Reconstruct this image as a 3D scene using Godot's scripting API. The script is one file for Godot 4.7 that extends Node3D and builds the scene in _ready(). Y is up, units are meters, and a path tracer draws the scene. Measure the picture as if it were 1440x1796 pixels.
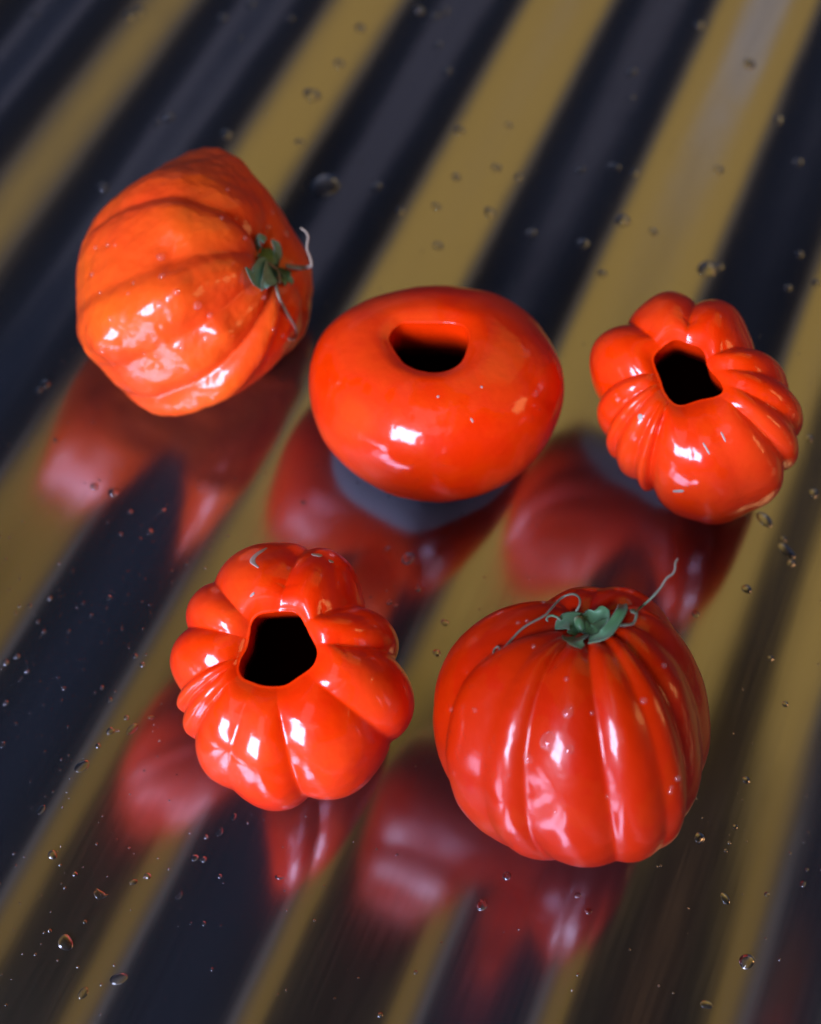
extends Node3D
# Five ribbed red fruits (two real tomatoes, three hollow glazed ones) on wet, gently corrugated polished metal.

const RIDGE_TURN := 0.38397          # ridges run this far clockwise from straight ahead
const PITCH := 0.082            # metres from ridge to ridge
const SWELL := -0.0052             # half the height of the corrugation
const SHIFT := 0.043

var across := Vector3(cos(RIDGE_TURN), 0, sin(RIDGE_TURN))
var along := Vector3(sin(RIDGE_TURN), 0, -cos(RIDGE_TURN))
var dent := FastNoiseLite.new()
var lump := FastNoiseLite.new()
var rng := RandomNumberGenerator.new()
var used := {}
var mats := {}

func _ready() -> void:
	# camera
	var cam := Camera3D.new()
	cam.name = "camera"
	add_child(cam)
	cam.position = Vector3(0, 0.46774, 0.32751)
	cam.rotation_degrees = Vector3(-55, 0, 0)
	var lens := CameraAttributesPhysical.new()
	lens.frustum_focal_length = 38.764
	lens.frustum_focus_distance = 0.49
	lens.frustum_near = 0.01
	lens.frustum_far = 30.0
	lens.exposure_aperture = 4.8
	cam.attributes = lens
	cam.fov = 34.4076
	cam.near = 0.01
	cam.far = 30.0
	# surroundings: a dim room far from the light
	var env := Environment.new()
	env.background_mode = Environment.BG_SKY
	var dim := ProceduralSkyMaterial.new()
	dim.sky_top_color = lin(0.0075, 0.0085, 0.011)
	dim.sky_horizon_color = lin(0.022, 0.034, 0.066)
	dim.sky_curve = 0.45
	dim.ground_horizon_color = lin(0.022, 0.034, 0.066)
	dim.ground_bottom_color = lin(0.01, 0.01, 0.012)
	env.sky = Sky.new()
	env.sky.sky_material = dim
	env.tonemap_mode = Environment.TONE_MAPPER_LINEAR
	env.tonemap_exposure = 1.0
	env.sdfgi_enabled = true
	env.ssao_enabled = true
	env.ssil_enabled = true
	var we := WorldEnvironment.new()
	we.name = "surroundings"
	we.environment = env
	add_child(we)
	rng.seed = 7
	dent.seed = 3
	dent.frequency = 9.0
	lump.seed = 11
	lump.frequency = 60.0
	make_materials()
	# windows the place has, then glow and boards added for the reflections
	window("tall_window", Vector3(-0.74, 0.66, 1.14), Vector3(0, 0.03, 0), 0.58, 0.68, 2, 2, 6.4, Color(0.80, 0.85, 1.0), "bright cool daylight window behind the viewer at the left")
	window("small_window", Vector3(1.25, 0.42, 0.12), Vector3(0, 0.03, 0), 0.30, 0.46, 1, 2, 0.17, Color(1.0, 0.74, 0.46), "dim warm window far to the right")
	board()
	# the surface
	sheet()
	# the fruits
	var t1 := fruit(fruit_1)
	var t2 := fruit(fruit_2)
	var t3 := fruit(fruit_3)
	var t4 := fruit(fruit_4)
	var t5 := fruit(fruit_5)
	var calyx := part("calyx", strand(Array(PackedVector3Array([Vector3(-0.0053, 0.0708, -0.0096), Vector3(-0.0057, 0.0699, -0.0115), Vector3(-0.0064, 0.0709, -0.0126), Vector3(-0.0067, 0.0712, -0.0140)])), [0.002, 0.006, 0.005, 0.0034], [0.002, 0.006, 0.005, 0.0034], [Color(0.035, 0.1, 0.03), Color(0.035, 0.1, 0.03), Color(0.035, 0.1, 0.03), Color(0.05, 0.135, 0.05)], Vector3(1, 0, 0.2), 14), mats.leaf, t5)
	part("sepal", strand(Array(PackedVector3Array([Vector3(-0.0062, 0.0707, -0.0107), Vector3(-0.0094, 0.0713, -0.0138), Vector3(-0.0121, 0.0709, -0.0136), Vector3(-0.0142, 0.0704, -0.0123)])), [0.005, 0.0095, 0.008, 0.001], [0.0008, 0.0007, 0.0005, 0.0003], [Color(0.035, 0.1, 0.03), Color(0.05, 0.135, 0.05), Color(0.085, 0.19, 0.095), Color(0.085, 0.19, 0.095)], Vector3(-0.162, 0.907, -0.388), 14, 0.12), mats.leaf, calyx)
	part("sepal", strand(Array(PackedVector3Array([Vector3(-0.0066, 0.0719, -0.0096), Vector3(-0.0083, 0.0704, -0.0105), Vector3(-0.0094, 0.0769, -0.0046), Vector3(-0.0078, 0.0770, -0.0026)])), [0.005, 0.008, 0.0075, 0.002], [0.0008, 0.0007, 0.0005, 0.0003], [Color(0.035, 0.1, 0.03), Color(0.05, 0.135, 0.05), Color(0.05, 0.135, 0.05), Color(0.085, 0.19, 0.095)], Vector3(-0.162, 0.907, -0.388), 14, 0.12), mats.leaf, calyx)
	part("sepal", strand(Array(PackedVector3Array([Vector3(-0.0055, 0.0727, -0.0095), Vector3(-0.0035, 0.0728, -0.0132), Vector3(-0.0015, 0.0733, -0.0158), Vector3(-0.0017, 0.0737, -0.0177)])), [0.005, 0.009, 0.0085, 0.001], [0.0008, 0.0007, 0.0005, 0.0003], [Color(0.035, 0.1, 0.03), Color(0.05, 0.135, 0.05), Color(0.085, 0.19, 0.095), Color(0.05, 0.135, 0.05)], Vector3(-0.162, 0.907, -0.388), 14, 0.15), mats.leaf, calyx)
	part("sepal", strand(Array(PackedVector3Array([Vector3(-0.0054, 0.0742, -0.0076), Vector3(-0.0029, 0.0758, -0.0083), Vector3(-0.0002, 0.0749, -0.0117), Vector3(0.0011, 0.0752, -0.0129)])), [0.004, 0.007, 0.0055, 0.001], [0.0008, 0.0007, 0.0005, 0.0003], [Color(0.035, 0.1, 0.03), Color(0.035, 0.1, 0.03), Color(0.05, 0.135, 0.05), Color(0.085, 0.19, 0.095)], Vector3(-0.162, 0.907, -0.388), 14, 0.15), mats.leaf, calyx)
	part("sepal", strand(Array(PackedVector3Array([Vector3(-0.0057, 0.0755, -0.0054), Vector3(-0.0020, 0.0780, -0.0056), Vector3(0.0011, 0.0786, -0.0091), Vector3(0.0034, 0.0793, -0.0128), Vector3(0.0041, 0.0769, -0.0163)])), [0.003, 0.0045, 0.004, 0.0034, 0.0022], [0.0008, 0.0008, 0.0008, 0.0008, 0.0005], [Color(0.05, 0.135, 0.05), Color(0.085, 0.19, 0.095), Color(0.05, 0.135, 0.05), Color(0.035, 0.1, 0.03), Color(0.035, 0.1, 0.03)], Vector3(-0.162, 0.907, -0.388), 12, 0.2), mats.leaf, calyx)
	part("stalk_end", strand(Array(PackedVector3Array([Vector3(-0.0068, 0.0715, -0.0112), Vector3(-0.0076, 0.0725, -0.0128), Vector3(-0.0077, 0.0713, -0.0148)])), [0.0026, 0.0030, 0.0026], [0.0026, 0.0030, 0.0026], [Color(0.035, 0.1, 0.03), Color(0.05, 0.135, 0.05), Color(0.2, 0.34, 0.08)], Vector3(1, 0, 0.2), 12), mats.leaf, calyx)
	part("tendril", strand(Array(PackedVector3Array([Vector3(-0.0084, 0.0698, -0.0179), Vector3(-0.0072, 0.0718, -0.0194), Vector3(-0.0073, 0.0722, -0.0216), Vector3(-0.0091, 0.0712, -0.0233), Vector3(-0.0119, 0.0696, -0.0230), Vector3(-0.0151, 0.0707, -0.0188), Vector3(-0.0171, 0.0709, -0.0164), Vector3(-0.0227, 0.0705, -0.0131), Vector3(-0.0264, 0.0695, -0.0096), Vector3(-0.0290, 0.0703, -0.0057), Vector3(-0.0305, 0.0706, -0.0031), Vector3(-0.0316, 0.0685, -0.0047), Vector3(-0.0313, 0.0677, -0.0074), Vector3(-0.0301, 0.0685, -0.0078), Vector3(-0.0298, 0.0697, -0.0055)])), [0.00072, 0.000684, 0.000648, 0.000648, 0.000612, 0.000576, 0.000576, 0.000504], [0.00072, 0.000648, 0.000648, 0.000576, 0.000504], [Color(0.09, 0.095, 0.06), Color(0.09, 0.095, 0.06), Color(0.13, 0.1, 0.065), Color(0.09, 0.095, 0.06), Color(0.13, 0.1, 0.065)], Vector3(-0.162, 0.907, -0.388), 8, 0), mats.leaf, t5)
	part("tendril", strand(Array(PackedVector3Array([Vector3(-0.0125, 0.0703, -0.0152), Vector3(-0.0137, 0.0705, -0.0162), Vector3(-0.0154, 0.0708, -0.0165), Vector3(-0.0166, 0.0706, -0.0156), Vector3(-0.0162, 0.0700, -0.0150)])), [0.000864, 0.000792, 0.00072, 0.000576], [0.000648, 0.000576], [Color(0.09, 0.095, 0.06), Color(0.085, 0.19, 0.095), Color(0.09, 0.095, 0.06)], Vector3(-0.162, 0.907, -0.388), 8, 0), mats.leaf, t5)
	part("tendril", strand(Array(PackedVector3Array([Vector3(0.0010, 0.0767, -0.0099), Vector3(0.0039, 0.0776, -0.0093), Vector3(0.0066, 0.0771, -0.0103), Vector3(0.0075, 0.0776, -0.0125), Vector3(0.0074, 0.0776, -0.0140), Vector3(0.0061, 0.0786, -0.0135), Vector3(0.0066, 0.0795, -0.0121), Vector3(0.0094, 0.0743, -0.0170), Vector3(0.0115, 0.0807, -0.0160), Vector3(0.0138, 0.0831, -0.0177), Vector3(0.0154, 0.0855, -0.0194), Vector3(0.0170, 0.0866, -0.0201), Vector3(0.0176, 0.0879, -0.0211), Vector3(0.0175, 0.0886, -0.0221), Vector3(0.0183, 0.0894, -0.0233)])), [0.001296, 0.000864, 0.000936, 0.000864, 0.000792, 0.000648, 0.000576], [0.00072, 0.00072, 0.000648, 0.000576], [Color(0.09, 0.095, 0.06), Color(0.09, 0.095, 0.06), Color(0.05, 0.135, 0.05), Color(0.09, 0.095, 0.06), Color(0.13, 0.1, 0.065)], Vector3(-0.162, 0.907, -0.388), 8, 0), mats.leaf, t5)
	var calyx_b := part("calyx", strand(Array(PackedVector3Array([Vector3(0.0238, 0.0530, -0.0025), Vector3(0.0235, 0.0555, -0.0012), Vector3(0.0231, 0.0576, -0.0011), Vector3(0.0230, 0.0599, -0.0007)])), [0.003, 0.0075, 0.0075, 0.005], [0.003, 0.0075, 0.0075, 0.005], [Color(0.035, 0.1, 0.03), Color(0.035, 0.1, 0.03), Color(0.1, 0.34, 0.22), Color(0.2, 0.34, 0.08)], Vector3(0, 0, 1), 14), mats.leaf, t1)
	part("sepal", strand(Array(PackedVector3Array([Vector3(0.0246, 0.0548, 0.0007), Vector3(0.0224, 0.0650, 0.0132), Vector3(0.0208, 0.0677, 0.0186), Vector3(0.0197, 0.0696, 0.0190), Vector3(0.0179, 0.0727, 0.0176)])), [0.004, 0.009, 0.01, 0.008, 0.001], [0.0008, 0.0007, 0.0006, 0.0005, 0.0003], [Color(0.1, 0.34, 0.22), Color(0.22, 0.5, 0.42), Color(0.22, 0.5, 0.42), Color(0.22, 0.5, 0.42), Color(0.1, 0.34, 0.22)], Vector3(0.819, 0.574, 0.025), 14, 0.15), mats.leaf, calyx_b)
	part("sepal", strand(Array(PackedVector3Array([Vector3(0.0246, 0.0548, 0.0007), Vector3(0.0241, 0.0645, 0.0149), Vector3(0.0231, 0.0657, 0.0193), Vector3(0.0228, 0.0647, 0.0205)])), [0.004, 0.0085, 0.007, 0.002], [0.0008, 0.0007, 0.0006, 0.0003], [Color(0.1, 0.34, 0.22), Color(0.22, 0.5, 0.42), Color(0.22, 0.5, 0.42), Color(0.22, 0.5, 0.42)], Vector3(0.819, 0.574, 0.025), 14, 0.15), mats.leaf, calyx_b)
	part("sepal", strand(Array(PackedVector3Array([Vector3(0.0235, 0.0561, -0.0003), Vector3(0.0206, 0.0602, -0.0004), Vector3(0.0193, 0.0625, -0.0019), Vector3(0.0211, 0.0671, -0.0006), Vector3(0.0228, 0.0637, -0.0047)])), [0.004, 0.0065, 0.005, 0.0034, 0.001], [0.0008, 0.0007, 0.0006, 0.0005, 0.0003], [Color(0.1, 0.34, 0.22), Color(0.1, 0.34, 0.22), Color(0.1, 0.34, 0.22), Color(0.22, 0.5, 0.42), Color(0.22, 0.5, 0.42)], Vector3(0.819, 0.574, 0.025), 14, 0.2), mats.leaf, calyx_b)
	part("sepal", strand(Array(PackedVector3Array([Vector3(0.0254, 0.0551, -0.0005), Vector3(0.0260, 0.0580, -0.0022), Vector3(0.0259, 0.0605, -0.0035), Vector3(0.0246, 0.0629, -0.0042)])), [0.004, 0.0065, 0.0055, 0.001], [0.0008, 0.0007, 0.0006, 0.0003], [Color(0.1, 0.34, 0.22), Color(0.22, 0.5, 0.42), Color(0.22, 0.5, 0.42), Color(0.22, 0.5, 0.42)], Vector3(0.819, 0.574, 0.025), 14, 0.2), mats.leaf, calyx_b)
	part("sepal", strand(Array(PackedVector3Array([Vector3(0.0259, 0.0545, 0.0008), Vector3(0.0285, 0.0542, 0.0031), Vector3(0.0301, 0.0530, 0.0045), Vector3(0.0316, 0.0514, 0.0034)])), [0.004, 0.0075, 0.006, 0.001], [0.0008, 0.0007, 0.0006, 0.0003], [Color(0.035, 0.1, 0.03), Color(0.035, 0.1, 0.03), Color(0.1, 0.34, 0.22), Color(0.22, 0.5, 0.42)], Vector3(0.819, 0.574, 0.025), 14, 0.2), mats.leaf, calyx_b)
	part("sepal", strand(Array(PackedVector3Array([Vector3(0.0258, 0.0551, 0.0025), Vector3(0.0282, 0.0559, 0.0069), Vector3(0.0293, 0.0555, 0.0090), Vector3(0.0295, 0.0551, 0.0094)])), [0.004, 0.006, 0.004, 0.001], [0.0008, 0.0007, 0.0006, 0.0003], [Color(0.035, 0.1, 0.03), Color(0.035, 0.1, 0.03), Color(0.2, 0.34, 0.08), Color(0.1, 0.34, 0.22)], Vector3(0.819, 0.574, 0.025), 14, 0.2), mats.leaf, calyx_b)
	part("tendril", strand(Array(PackedVector3Array([Vector3(0.0206, 0.0654, 0.0056), Vector3(0.0218, 0.0604, 0.0024), Vector3(0.0237, 0.0596, 0.0032), Vector3(0.0252, 0.0583, 0.0036), Vector3(0.0268, 0.0566, 0.0042), Vector3(0.0275, 0.0576, 0.0077), Vector3(0.0278, 0.0575, 0.0106)])), [0.0007, 0.0009, 0.001, 0.0011, 0.001], [0.0008, 0.0008], [Color(0.34, 0.25, 0.18), Color(0.34, 0.25, 0.18), Color(0.34, 0.25, 0.18), Color(0.34, 0.25, 0.18)], Vector3(0.819, 0.574, 0.025), 8, 0), mats.leaf, t1)
	part("tendril", strand(Array(PackedVector3Array([Vector3(0.0259, 0.0545, 0.0064), Vector3(0.0270, 0.0590, 0.0141), Vector3(0.0278, 0.0589, 0.0176), Vector3(0.0289, 0.0548, 0.0178), Vector3(0.0302, 0.0520, 0.0189), Vector3(0.0316, 0.0479, 0.0188), Vector3(0.0324, 0.0419, 0.0167), Vector3(0.0322, 0.0358, 0.0147), Vector3(0.0314, 0.0360, 0.0166), Vector3(0.0304, 0.0418, 0.0218)])), [0.0018, 0.0016, 0.0015, 0.0013, 0.0011, 0.001, 0.0009], [0.001, 0.0009, 0.0008], [Color(0.3, 0.26, 0.19), Color(0.3, 0.26, 0.19), Color(0.34, 0.25, 0.18), Color(0.34, 0.25, 0.18)], Vector3(0.819, 0.574, 0.025), 8, 0), mats.leaf, t1)
	part("tendril", strand(Array(PackedVector3Array([Vector3(0.0294, 0.0544, -0.0005), Vector3(0.0315, 0.0531, -0.0011), Vector3(0.0335, 0.0515, -0.0023), Vector3(0.0356, 0.0485, -0.0053), Vector3(0.0381, 0.0573, 0.0022), Vector3(0.0382, 0.0593, 0.0020), Vector3(0.0377, 0.0611, 0.0011), Vector3(0.0370, 0.0629, 0.0003), Vector3(0.0370, 0.0648, -0.0008), Vector3(0.0374, 0.0664, -0.0022), Vector3(0.0367, 0.0678, -0.0033), Vector3(0.0349, 0.0686, -0.0045)])), [0.002, 0.0019, 0.0015, 0.0012, 0.001, 0.0009, 0.0008], [0.001, 0.0009, 0.0008], [Color(0.3, 0.26, 0.19), Color(0.3, 0.26, 0.19), Color(0.3, 0.26, 0.19), Color(0.34, 0.25, 0.18), Color(0.34, 0.25, 0.18)], Vector3(0.819, 0.574, 0.025), 8, 0), mats.leaf, t1)
	cling(fruit_5, t5, [[1.896, 0.996, 0.00203], [2.059, 1.144, 0.00123], [1.745, 1.043, 0.00109], [1.755, 0.792, 0.00116], [1.549, 0.808, 0.00051], [1.073, 0.832, 0.00080], [0.991, 1.450, 0.00073], [1.068, 1.507, 0.00058], [0.609, 0.796, 0.00065], [1.510, 1.413, 0.00051], [1.861, 1.480, 0.00044], [2.538, 0.926, 0.00051], [2.853, 1.104, 0.00044], [3.838, 0.330, 0.00051], [3.157, 0.326, 0.00044], [3.192, 0.273, 0.00044], [1.791, 0.554, 0.00051], [1.055, 1.479, 0.00044], [2.466, 0.341, 0.00044], [2.166, 1.264, 0.00044]])
	cling(fruit_1, t1, [[2.666, 1.176, 0.00114], [2.485, 1.153, 0.00095], [2.330, 1.048, 0.00089], [2.302, 1.229, 0.00108], [2.179, 0.962, 0.00120], [2.043, 0.949, 0.00095], [2.765, 1.829, 0.00076], [2.359, 1.675, 0.00082], [3.006, 1.803, 0.00063], [2.953, 1.665, 0.00051], [2.905, 1.591, 0.00051], [2.463, 1.497, 0.00051], [2.579, 1.756, 0.00051], [3.098, 0.569, 0.00057], [3.683, 0.610, 0.00051], [2.902, 0.335, 0.00063], [4.439, 0.186, 0.00101], [5.026, 0.299, 0.00114], [4.507, 0.317, 0.00057], [1.749, 0.439, 0.00070], [1.950, 1.356, 0.00101], [2.197, 1.858, 0.00082], [1.976, 1.595, 0.00076], [2.023, 1.673, 0.00057], [2.525, 1.451, 0.00051], [1.411, 0.590, 0.00057], [1.080, 0.704, 0.00057]])
	chip(fruit_2, t2, [[1.375, 0.557], [1.370, 0.566], [1.362, 0.575]], 0.00081)
	chip(fruit_2, t2, [[1.093, 0.849], [1.090, 0.872], [1.088, 0.899]], 0.000675)
	chip(fruit_2, t2, [[0.802, 0.601], [0.798, 0.611], [0.793, 0.621]], 0.000675)
	chip(fruit_3, t3, [[1.442, 0.537], [1.422, 0.586], [1.404, 0.645]], 0.000675)
	chip(fruit_3, t3, [[1.185, 0.513], [1.187, 0.555], [1.193, 0.604]], 0.000675)
	chip(fruit_4, t4, [[4.657, 1.001], [4.609, 0.925], [4.557, 0.853], [4.524, 0.787], [4.533, 0.721], [4.591, 0.648]], 0.001755)
	chip(fruit_4, t4, [[5.123, 0.971], [5.175, 0.965], [5.217, 0.999]], 0.00216)
	chip(fruit_4, t4, [[5.304, 0.987], [5.323, 1.009], [5.339, 1.036]], 0.001485)
	chip(fruit_4, t4, [[4.358, 0.381], [4.406, 0.385], [4.461, 0.394]], 0.001215)
	chip(fruit_3, t3, [[1.788, 1.160], [1.741, 1.116], [1.694, 1.081]], 0.001755)
	chip(fruit_3, t3, [[4.028, 0.431], [4.062, 0.411], [4.100, 0.383]], 0.00216)
	chip(fruit_3, t3, [[2.432, 0.582], [2.393, 0.606], [2.364, 0.632]], 0.00189)

	for d in DROPS:
		drop(d)
	fine_spray()

func numbered(called: String) -> String:
	var k: int = used.get(called, 0)
	used[called] = k + 1
	return called if k == 0 else "%s_%03d" % [called, k]

func thing(called: String, label: String, category: String, at: Vector3, group := "") -> Node3D:
	var o := Node3D.new()
	o.name = numbered(called)
	add_child(o, true)
	o.position = at
	o.set_meta("label", label)
	o.set_meta("category", category)
	if group:
		o.set_meta("group", group)
	return o

func part(called: String, mesh: Mesh, mat: Material, parent: Node) -> MeshInstance3D:
	var o := MeshInstance3D.new()
	o.name = called
	o.mesh = mesh
	o.material_override = mat
	parent.add_child(o, true)
	return o

func lin(r: float, g: float, b: float) -> Color:
	return Color(r, g, b).linear_to_srgb()

func grain(freq: float, strength: float, oct := 3) -> NoiseTexture2D:
	var n := FastNoiseLite.new()
	n.frequency = freq
	n.fractal_octaves = oct
	n.seed = 5
	var t := NoiseTexture2D.new()
	t.width = 512
	t.height = 512
	t.seamless = true
	t.noise = n
	t.as_normal_map = true
	t.bump_strength = strength
	return t

func make_materials() -> void:
	var m := StandardMaterial3D.new()      # glossy red glaze
	m.vertex_color_use_as_albedo = true
	m.roughness = 0.45
	m.metallic_specular = 0.2
	m.clearcoat_enabled = true
	m.clearcoat = 0.85
	m.clearcoat_roughness = 0.13
	m.normal_enabled = true
	m.normal_texture = grain(0.02, 3.0)
	m.normal_scale = 0.24
	m.uv1_triplanar = true
	m.uv1_scale = Vector3(22, 22, 22)
	mats.glaze = m
	m = StandardMaterial3D.new()           # tomato skin
	m.vertex_color_use_as_albedo = true
	m.roughness = 0.34
	m.metallic_specular = 0.3
	m.clearcoat_enabled = true
	m.clearcoat = 0.5
	m.clearcoat_roughness = 0.12
	m.subsurf_scatter_enabled = true
	m.subsurf_scatter_strength = 0.05
	m.normal_enabled = true
	m.normal_texture = mats.glaze.normal_texture
	m.normal_scale = 0.14
	m.uv1_triplanar = true
	m.uv1_scale = Vector3(30, 30, 30)
	mats.skin = m
	m = StandardMaterial3D.new()           # bare pale clay
	m.albedo_color = lin(0.78, 0.78, 0.80)
	m.roughness = 0.8
	mats.clay = m
	m = StandardMaterial3D.new()           # matte near-black, shade of the hollow painted as colour
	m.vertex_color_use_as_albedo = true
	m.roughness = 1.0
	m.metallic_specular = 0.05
	mats.inside_shade = m
	m = StandardMaterial3D.new()
	m.albedo_color = lin(0.52, 0.42, 0.36)
	m.roughness = 0.35
	mats.chip = m
	m = StandardMaterial3D.new()           # calyx
	m.vertex_color_use_as_albedo = true
	m.roughness = 0.55
	m.rim_enabled = true
	m.rim = 0.3
	mats.leaf = m
	m = StandardMaterial3D.new()           # water
	m.albedo_color = Color(1, 1, 1, 0)
	m.roughness = 0.0
	m.refraction_enabled = true
	m.refraction_scale = 0.033
	m.transparency = BaseMaterial3D.TRANSPARENCY_ALPHA
	mats.water = m
	m = StandardMaterial3D.new()           # thin water clinging to skin
	m.albedo_color = Color(1, 1, 1, 0.03)
	m.roughness = 0.02
	m.transparency = BaseMaterial3D.TRANSPARENCY_ALPHA
	mats.film = m
	m = StandardMaterial3D.new()           # polished metal
	m.metallic = 0.985
	m.albedo_color = lin(0.32, 0.316, 0.365)
	m.roughness = 0.24
	var rn := FastNoiseLite.new()
	rn.frequency = 0.012
	rn.fractal_octaves = 5
	rn.seed = 21
	var rt := NoiseTexture2D.new()
	rt.width = 1024
	rt.height = 1024
	rt.seamless = true
	rt.noise = rn
	var ramp := Gradient.new()
	ramp.set_color(0, Color(0.82, 0.82, 0.82))
	ramp.set_color(1, Color(1, 1, 1))
	rt.color_ramp = ramp
	m.roughness_texture = rt
	m.uv1_scale = Vector3(36, 1.3, 1)
	m.normal_enabled = true
	m.normal_texture = mats.glaze.normal_texture
	m.normal_scale = 0.006
	mats.metal = m
	m = StandardMaterial3D.new()           # ochre board
	m.albedo_color = lin(0.62, 0.36, 0.085)
	m.roughness = 0.7
	mats.ochre = m
	m = StandardMaterial3D.new()
	m.albedo_color = lin(0.03, 0.028, 0.02)
	m.roughness = 0.6
	mats.dark = m
	m = StandardMaterial3D.new()
	m.albedo_color = lin(0.13, 0.105, 0.035)
	m.roughness = 0.6
	mats.olive = m
	m = StandardMaterial3D.new()
	m.albedo_color = lin(0.28, 0.26, 0.25)
	m.roughness = 0.7
	mats.grey = m

# ---------------------------------------------------------------- surroundings
func box(size: Vector3, at: Vector3) -> ArrayMesh:
	var st := SurfaceTool.new()
	st.begin(Mesh.PRIMITIVE_TRIANGLES)
	var b := BoxMesh.new()
	b.size = size
	st.append_from(b, 0, Transform3D(Basis(), at))
	return st.commit()

func slab(outline: Array, thick: float) -> ArrayMesh:
	var st := SurfaceTool.new()
	st.begin(Mesh.PRIMITIVE_TRIANGLES)
	var n := outline.size()
	for i in range(1, n - 1):
		for v in [outline[0], outline[i], outline[i + 1]]:
			st.add_vertex(Vector3(v.x, thick, v.y))
		for v in [outline[0], outline[i + 1], outline[i]]:
			st.add_vertex(Vector3(v.x, 0, v.y))
	for i in n:
		var a: Vector2 = outline[i]
		var b: Vector2 = outline[(i + 1) % n]
		for v in [Vector3(a.x, 0, a.y), Vector3(b.x, 0, b.y), Vector3(b.x, thick, b.y), Vector3(a.x, 0, a.y), Vector3(b.x, thick, b.y), Vector3(a.x, thick, a.y)]:
			st.add_vertex(v)
	st.generate_normals()
	return st.commit()

func window(called: String, at: Vector3, look: Vector3, w: float, h: float, nx: int, ny: int, power: float, tint: Color, label: String) -> void:
	var t := thing(called, label, "window", at)
	t.look_at(look, Vector3.UP)           # its face looks along -z
	var glow := StandardMaterial3D.new()
	glow.albedo_color = Color.BLACK
	glow.emission_enabled = true
	glow.emission = tint
	glow.emission_energy_multiplier = 2.0
	part("pane", box(Vector3(w, h, 0.006), Vector3(0, 0, 0.02)), glow, t)
	for i in nx + 1:
		part("frame_bar", box(Vector3(0.028, h + 0.028, 0.03), Vector3((float(i) / nx - 0.5) * w, 0, -0.02)), mats.dark, t)
	for j in ny + 1:
		part("frame_bar", box(Vector3(w + 0.028, 0.024, 0.026), Vector3(0, (float(j) / ny - 0.5) * h, -0.02)), mats.dark, t)
	var l := AreaLight3D.new()
	l.name = "window_light"
	l.area_size = Vector2(w, h)
	l.light_energy = power
	l.light_color = tint
	l.shadow_enabled = true
	t.add_child(l)
	l.position = Vector3(0, 0, 0.005)

func board() -> void:
	# added glow panels for a lit ceiling overhead, in a row parallel with the ridges; an added dark board hides their near right corner; a grey board added ahead and to the left
	glow_panel(-0.24, 0.80, -0.40, 0.80, 0.176, lin(1.0, 0.62, 0.11), "added warm yellow glow for a lit ceiling, the near one of three")  # glow put in for a warm lit ceiling overhead
	glow_panel(0.03, 0.80, 0.80, 2.90, 0.341, lin(1.0, 0.66, 0.165), "added warm yellow glow for a lit ceiling, the long far one of three")  # brighter than the near glow, grading the ceiling light
	glow_panel(0.802, 1.30, 0.80, 2.30, 0.330, lin(1.0, 0.66, 0.165), "added warm yellow glow for a lit ceiling, the short one of three")
	glow_panel(0.802, 1.30, 2.302, 2.90, 0.386, lin(1.0, 0.93, 0.88), "added pale white glow at the far right end of the ceiling")  # added for the pale patch mirrored at the upper right
	glow_panel(-0.42, -0.242, -0.40, 0.80, 0.091, lin(1.0, 0.68, 0.24), "narrow dim glow added to fade the edge of the near yellow one")  # dim strips step the ceiling light falloff, softening the mirrored band edges
	glow_panel(-0.14, 0.028, 0.802, 2.90, 0.170, lin(1.0, 0.72, 0.29), "narrow dim glow added to fade the edge of the far yellow one")
	glow_panel(-0.62, -0.422, -0.40, 0.80, 0.091, lin(1.0, 0.95, 0.98), "narrow faint greyish glow added to soften the ceiling edge, near one")
	glow_panel(-0.34, -0.142, 0.802, 2.90, 0.068, lin(1.0, 0.9, 0.8), "narrow faint greyish glow added to soften the ceiling edge, far one")
	glow_panel(-0.24, 0.80, -1.90, -0.402, 0.50, lin(0.86, 0.88, 1.0), "cool white fill glow added overhead behind the viewer")  # fill added out of view to brighten the fruit tops
	var o := part("added_dark_board", slab([Vector2(0.24, -0.46), Vector2(2.1, -1.54), Vector2(2.1, 1.2), Vector2(0.24, 1.2)], 0.02), mats.olive, self)  # added out of view to darken the middle of the mirrored bands
	o.position = Vector3(0, 1.47, 0)
	o.rotation.y = -RIDGE_TURN
	o.set_meta("label", "unseen dark olive board added under the edge of the ceiling glow")
	o.set_meta("category", "board")
	added_grey_board(-18.0, 2.0, 1.20, 0.60, 0.44, "unseen wide grey board added far ahead for a mirrored streak")  # added out of view for the grey streak in the metal

func added_grey_board(turn: float, far: float, wide: float, high: float, tall: float, label: String) -> void:
	var a := deg_to_rad(turn)
	var w := part(numbered("added_grey_board"), box(Vector3(wide, tall, 0.02), Vector3.ZERO), mats.grey, self)
	w.position = Vector3(sin(a) * far, high, -cos(a) * far)
	w.rotation.y = -a
	w.set_meta("label", label)
	w.set_meta("category", "board")

func glow_panel(edge: float, rim: float, from: float, to: float, bright: float, tint: Color, label: String) -> void:
	var t := thing("added_ceiling_glow", label, "light panel", across * ((edge + rim) * 0.5) + along * ((from + to) * 0.5) + Vector3(0, 1.5, 0), "added ceiling glows")
	var size := Vector2(rim - edge, to - from)
	var glow := StandardMaterial3D.new()
	glow.albedo_color = Color.BLACK
	glow.emission_enabled = true
	glow.emission = tint
	glow.emission_energy_multiplier = bright
	t.basis = Basis(across, along, across.cross(along))
	part("glowing_sheet", box(Vector3(size.x, size.y - 0.002, 0.01), Vector3(0, 0, 0.012)), glow, t)
	var l := AreaLight3D.new()
	l.name = "added_glow_light"
	l.area_size = size
	l.light_energy = bright * size.x * size.y / PI
	l.light_color = tint
	l.shadow_enabled = true
	t.add_child(l)

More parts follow.
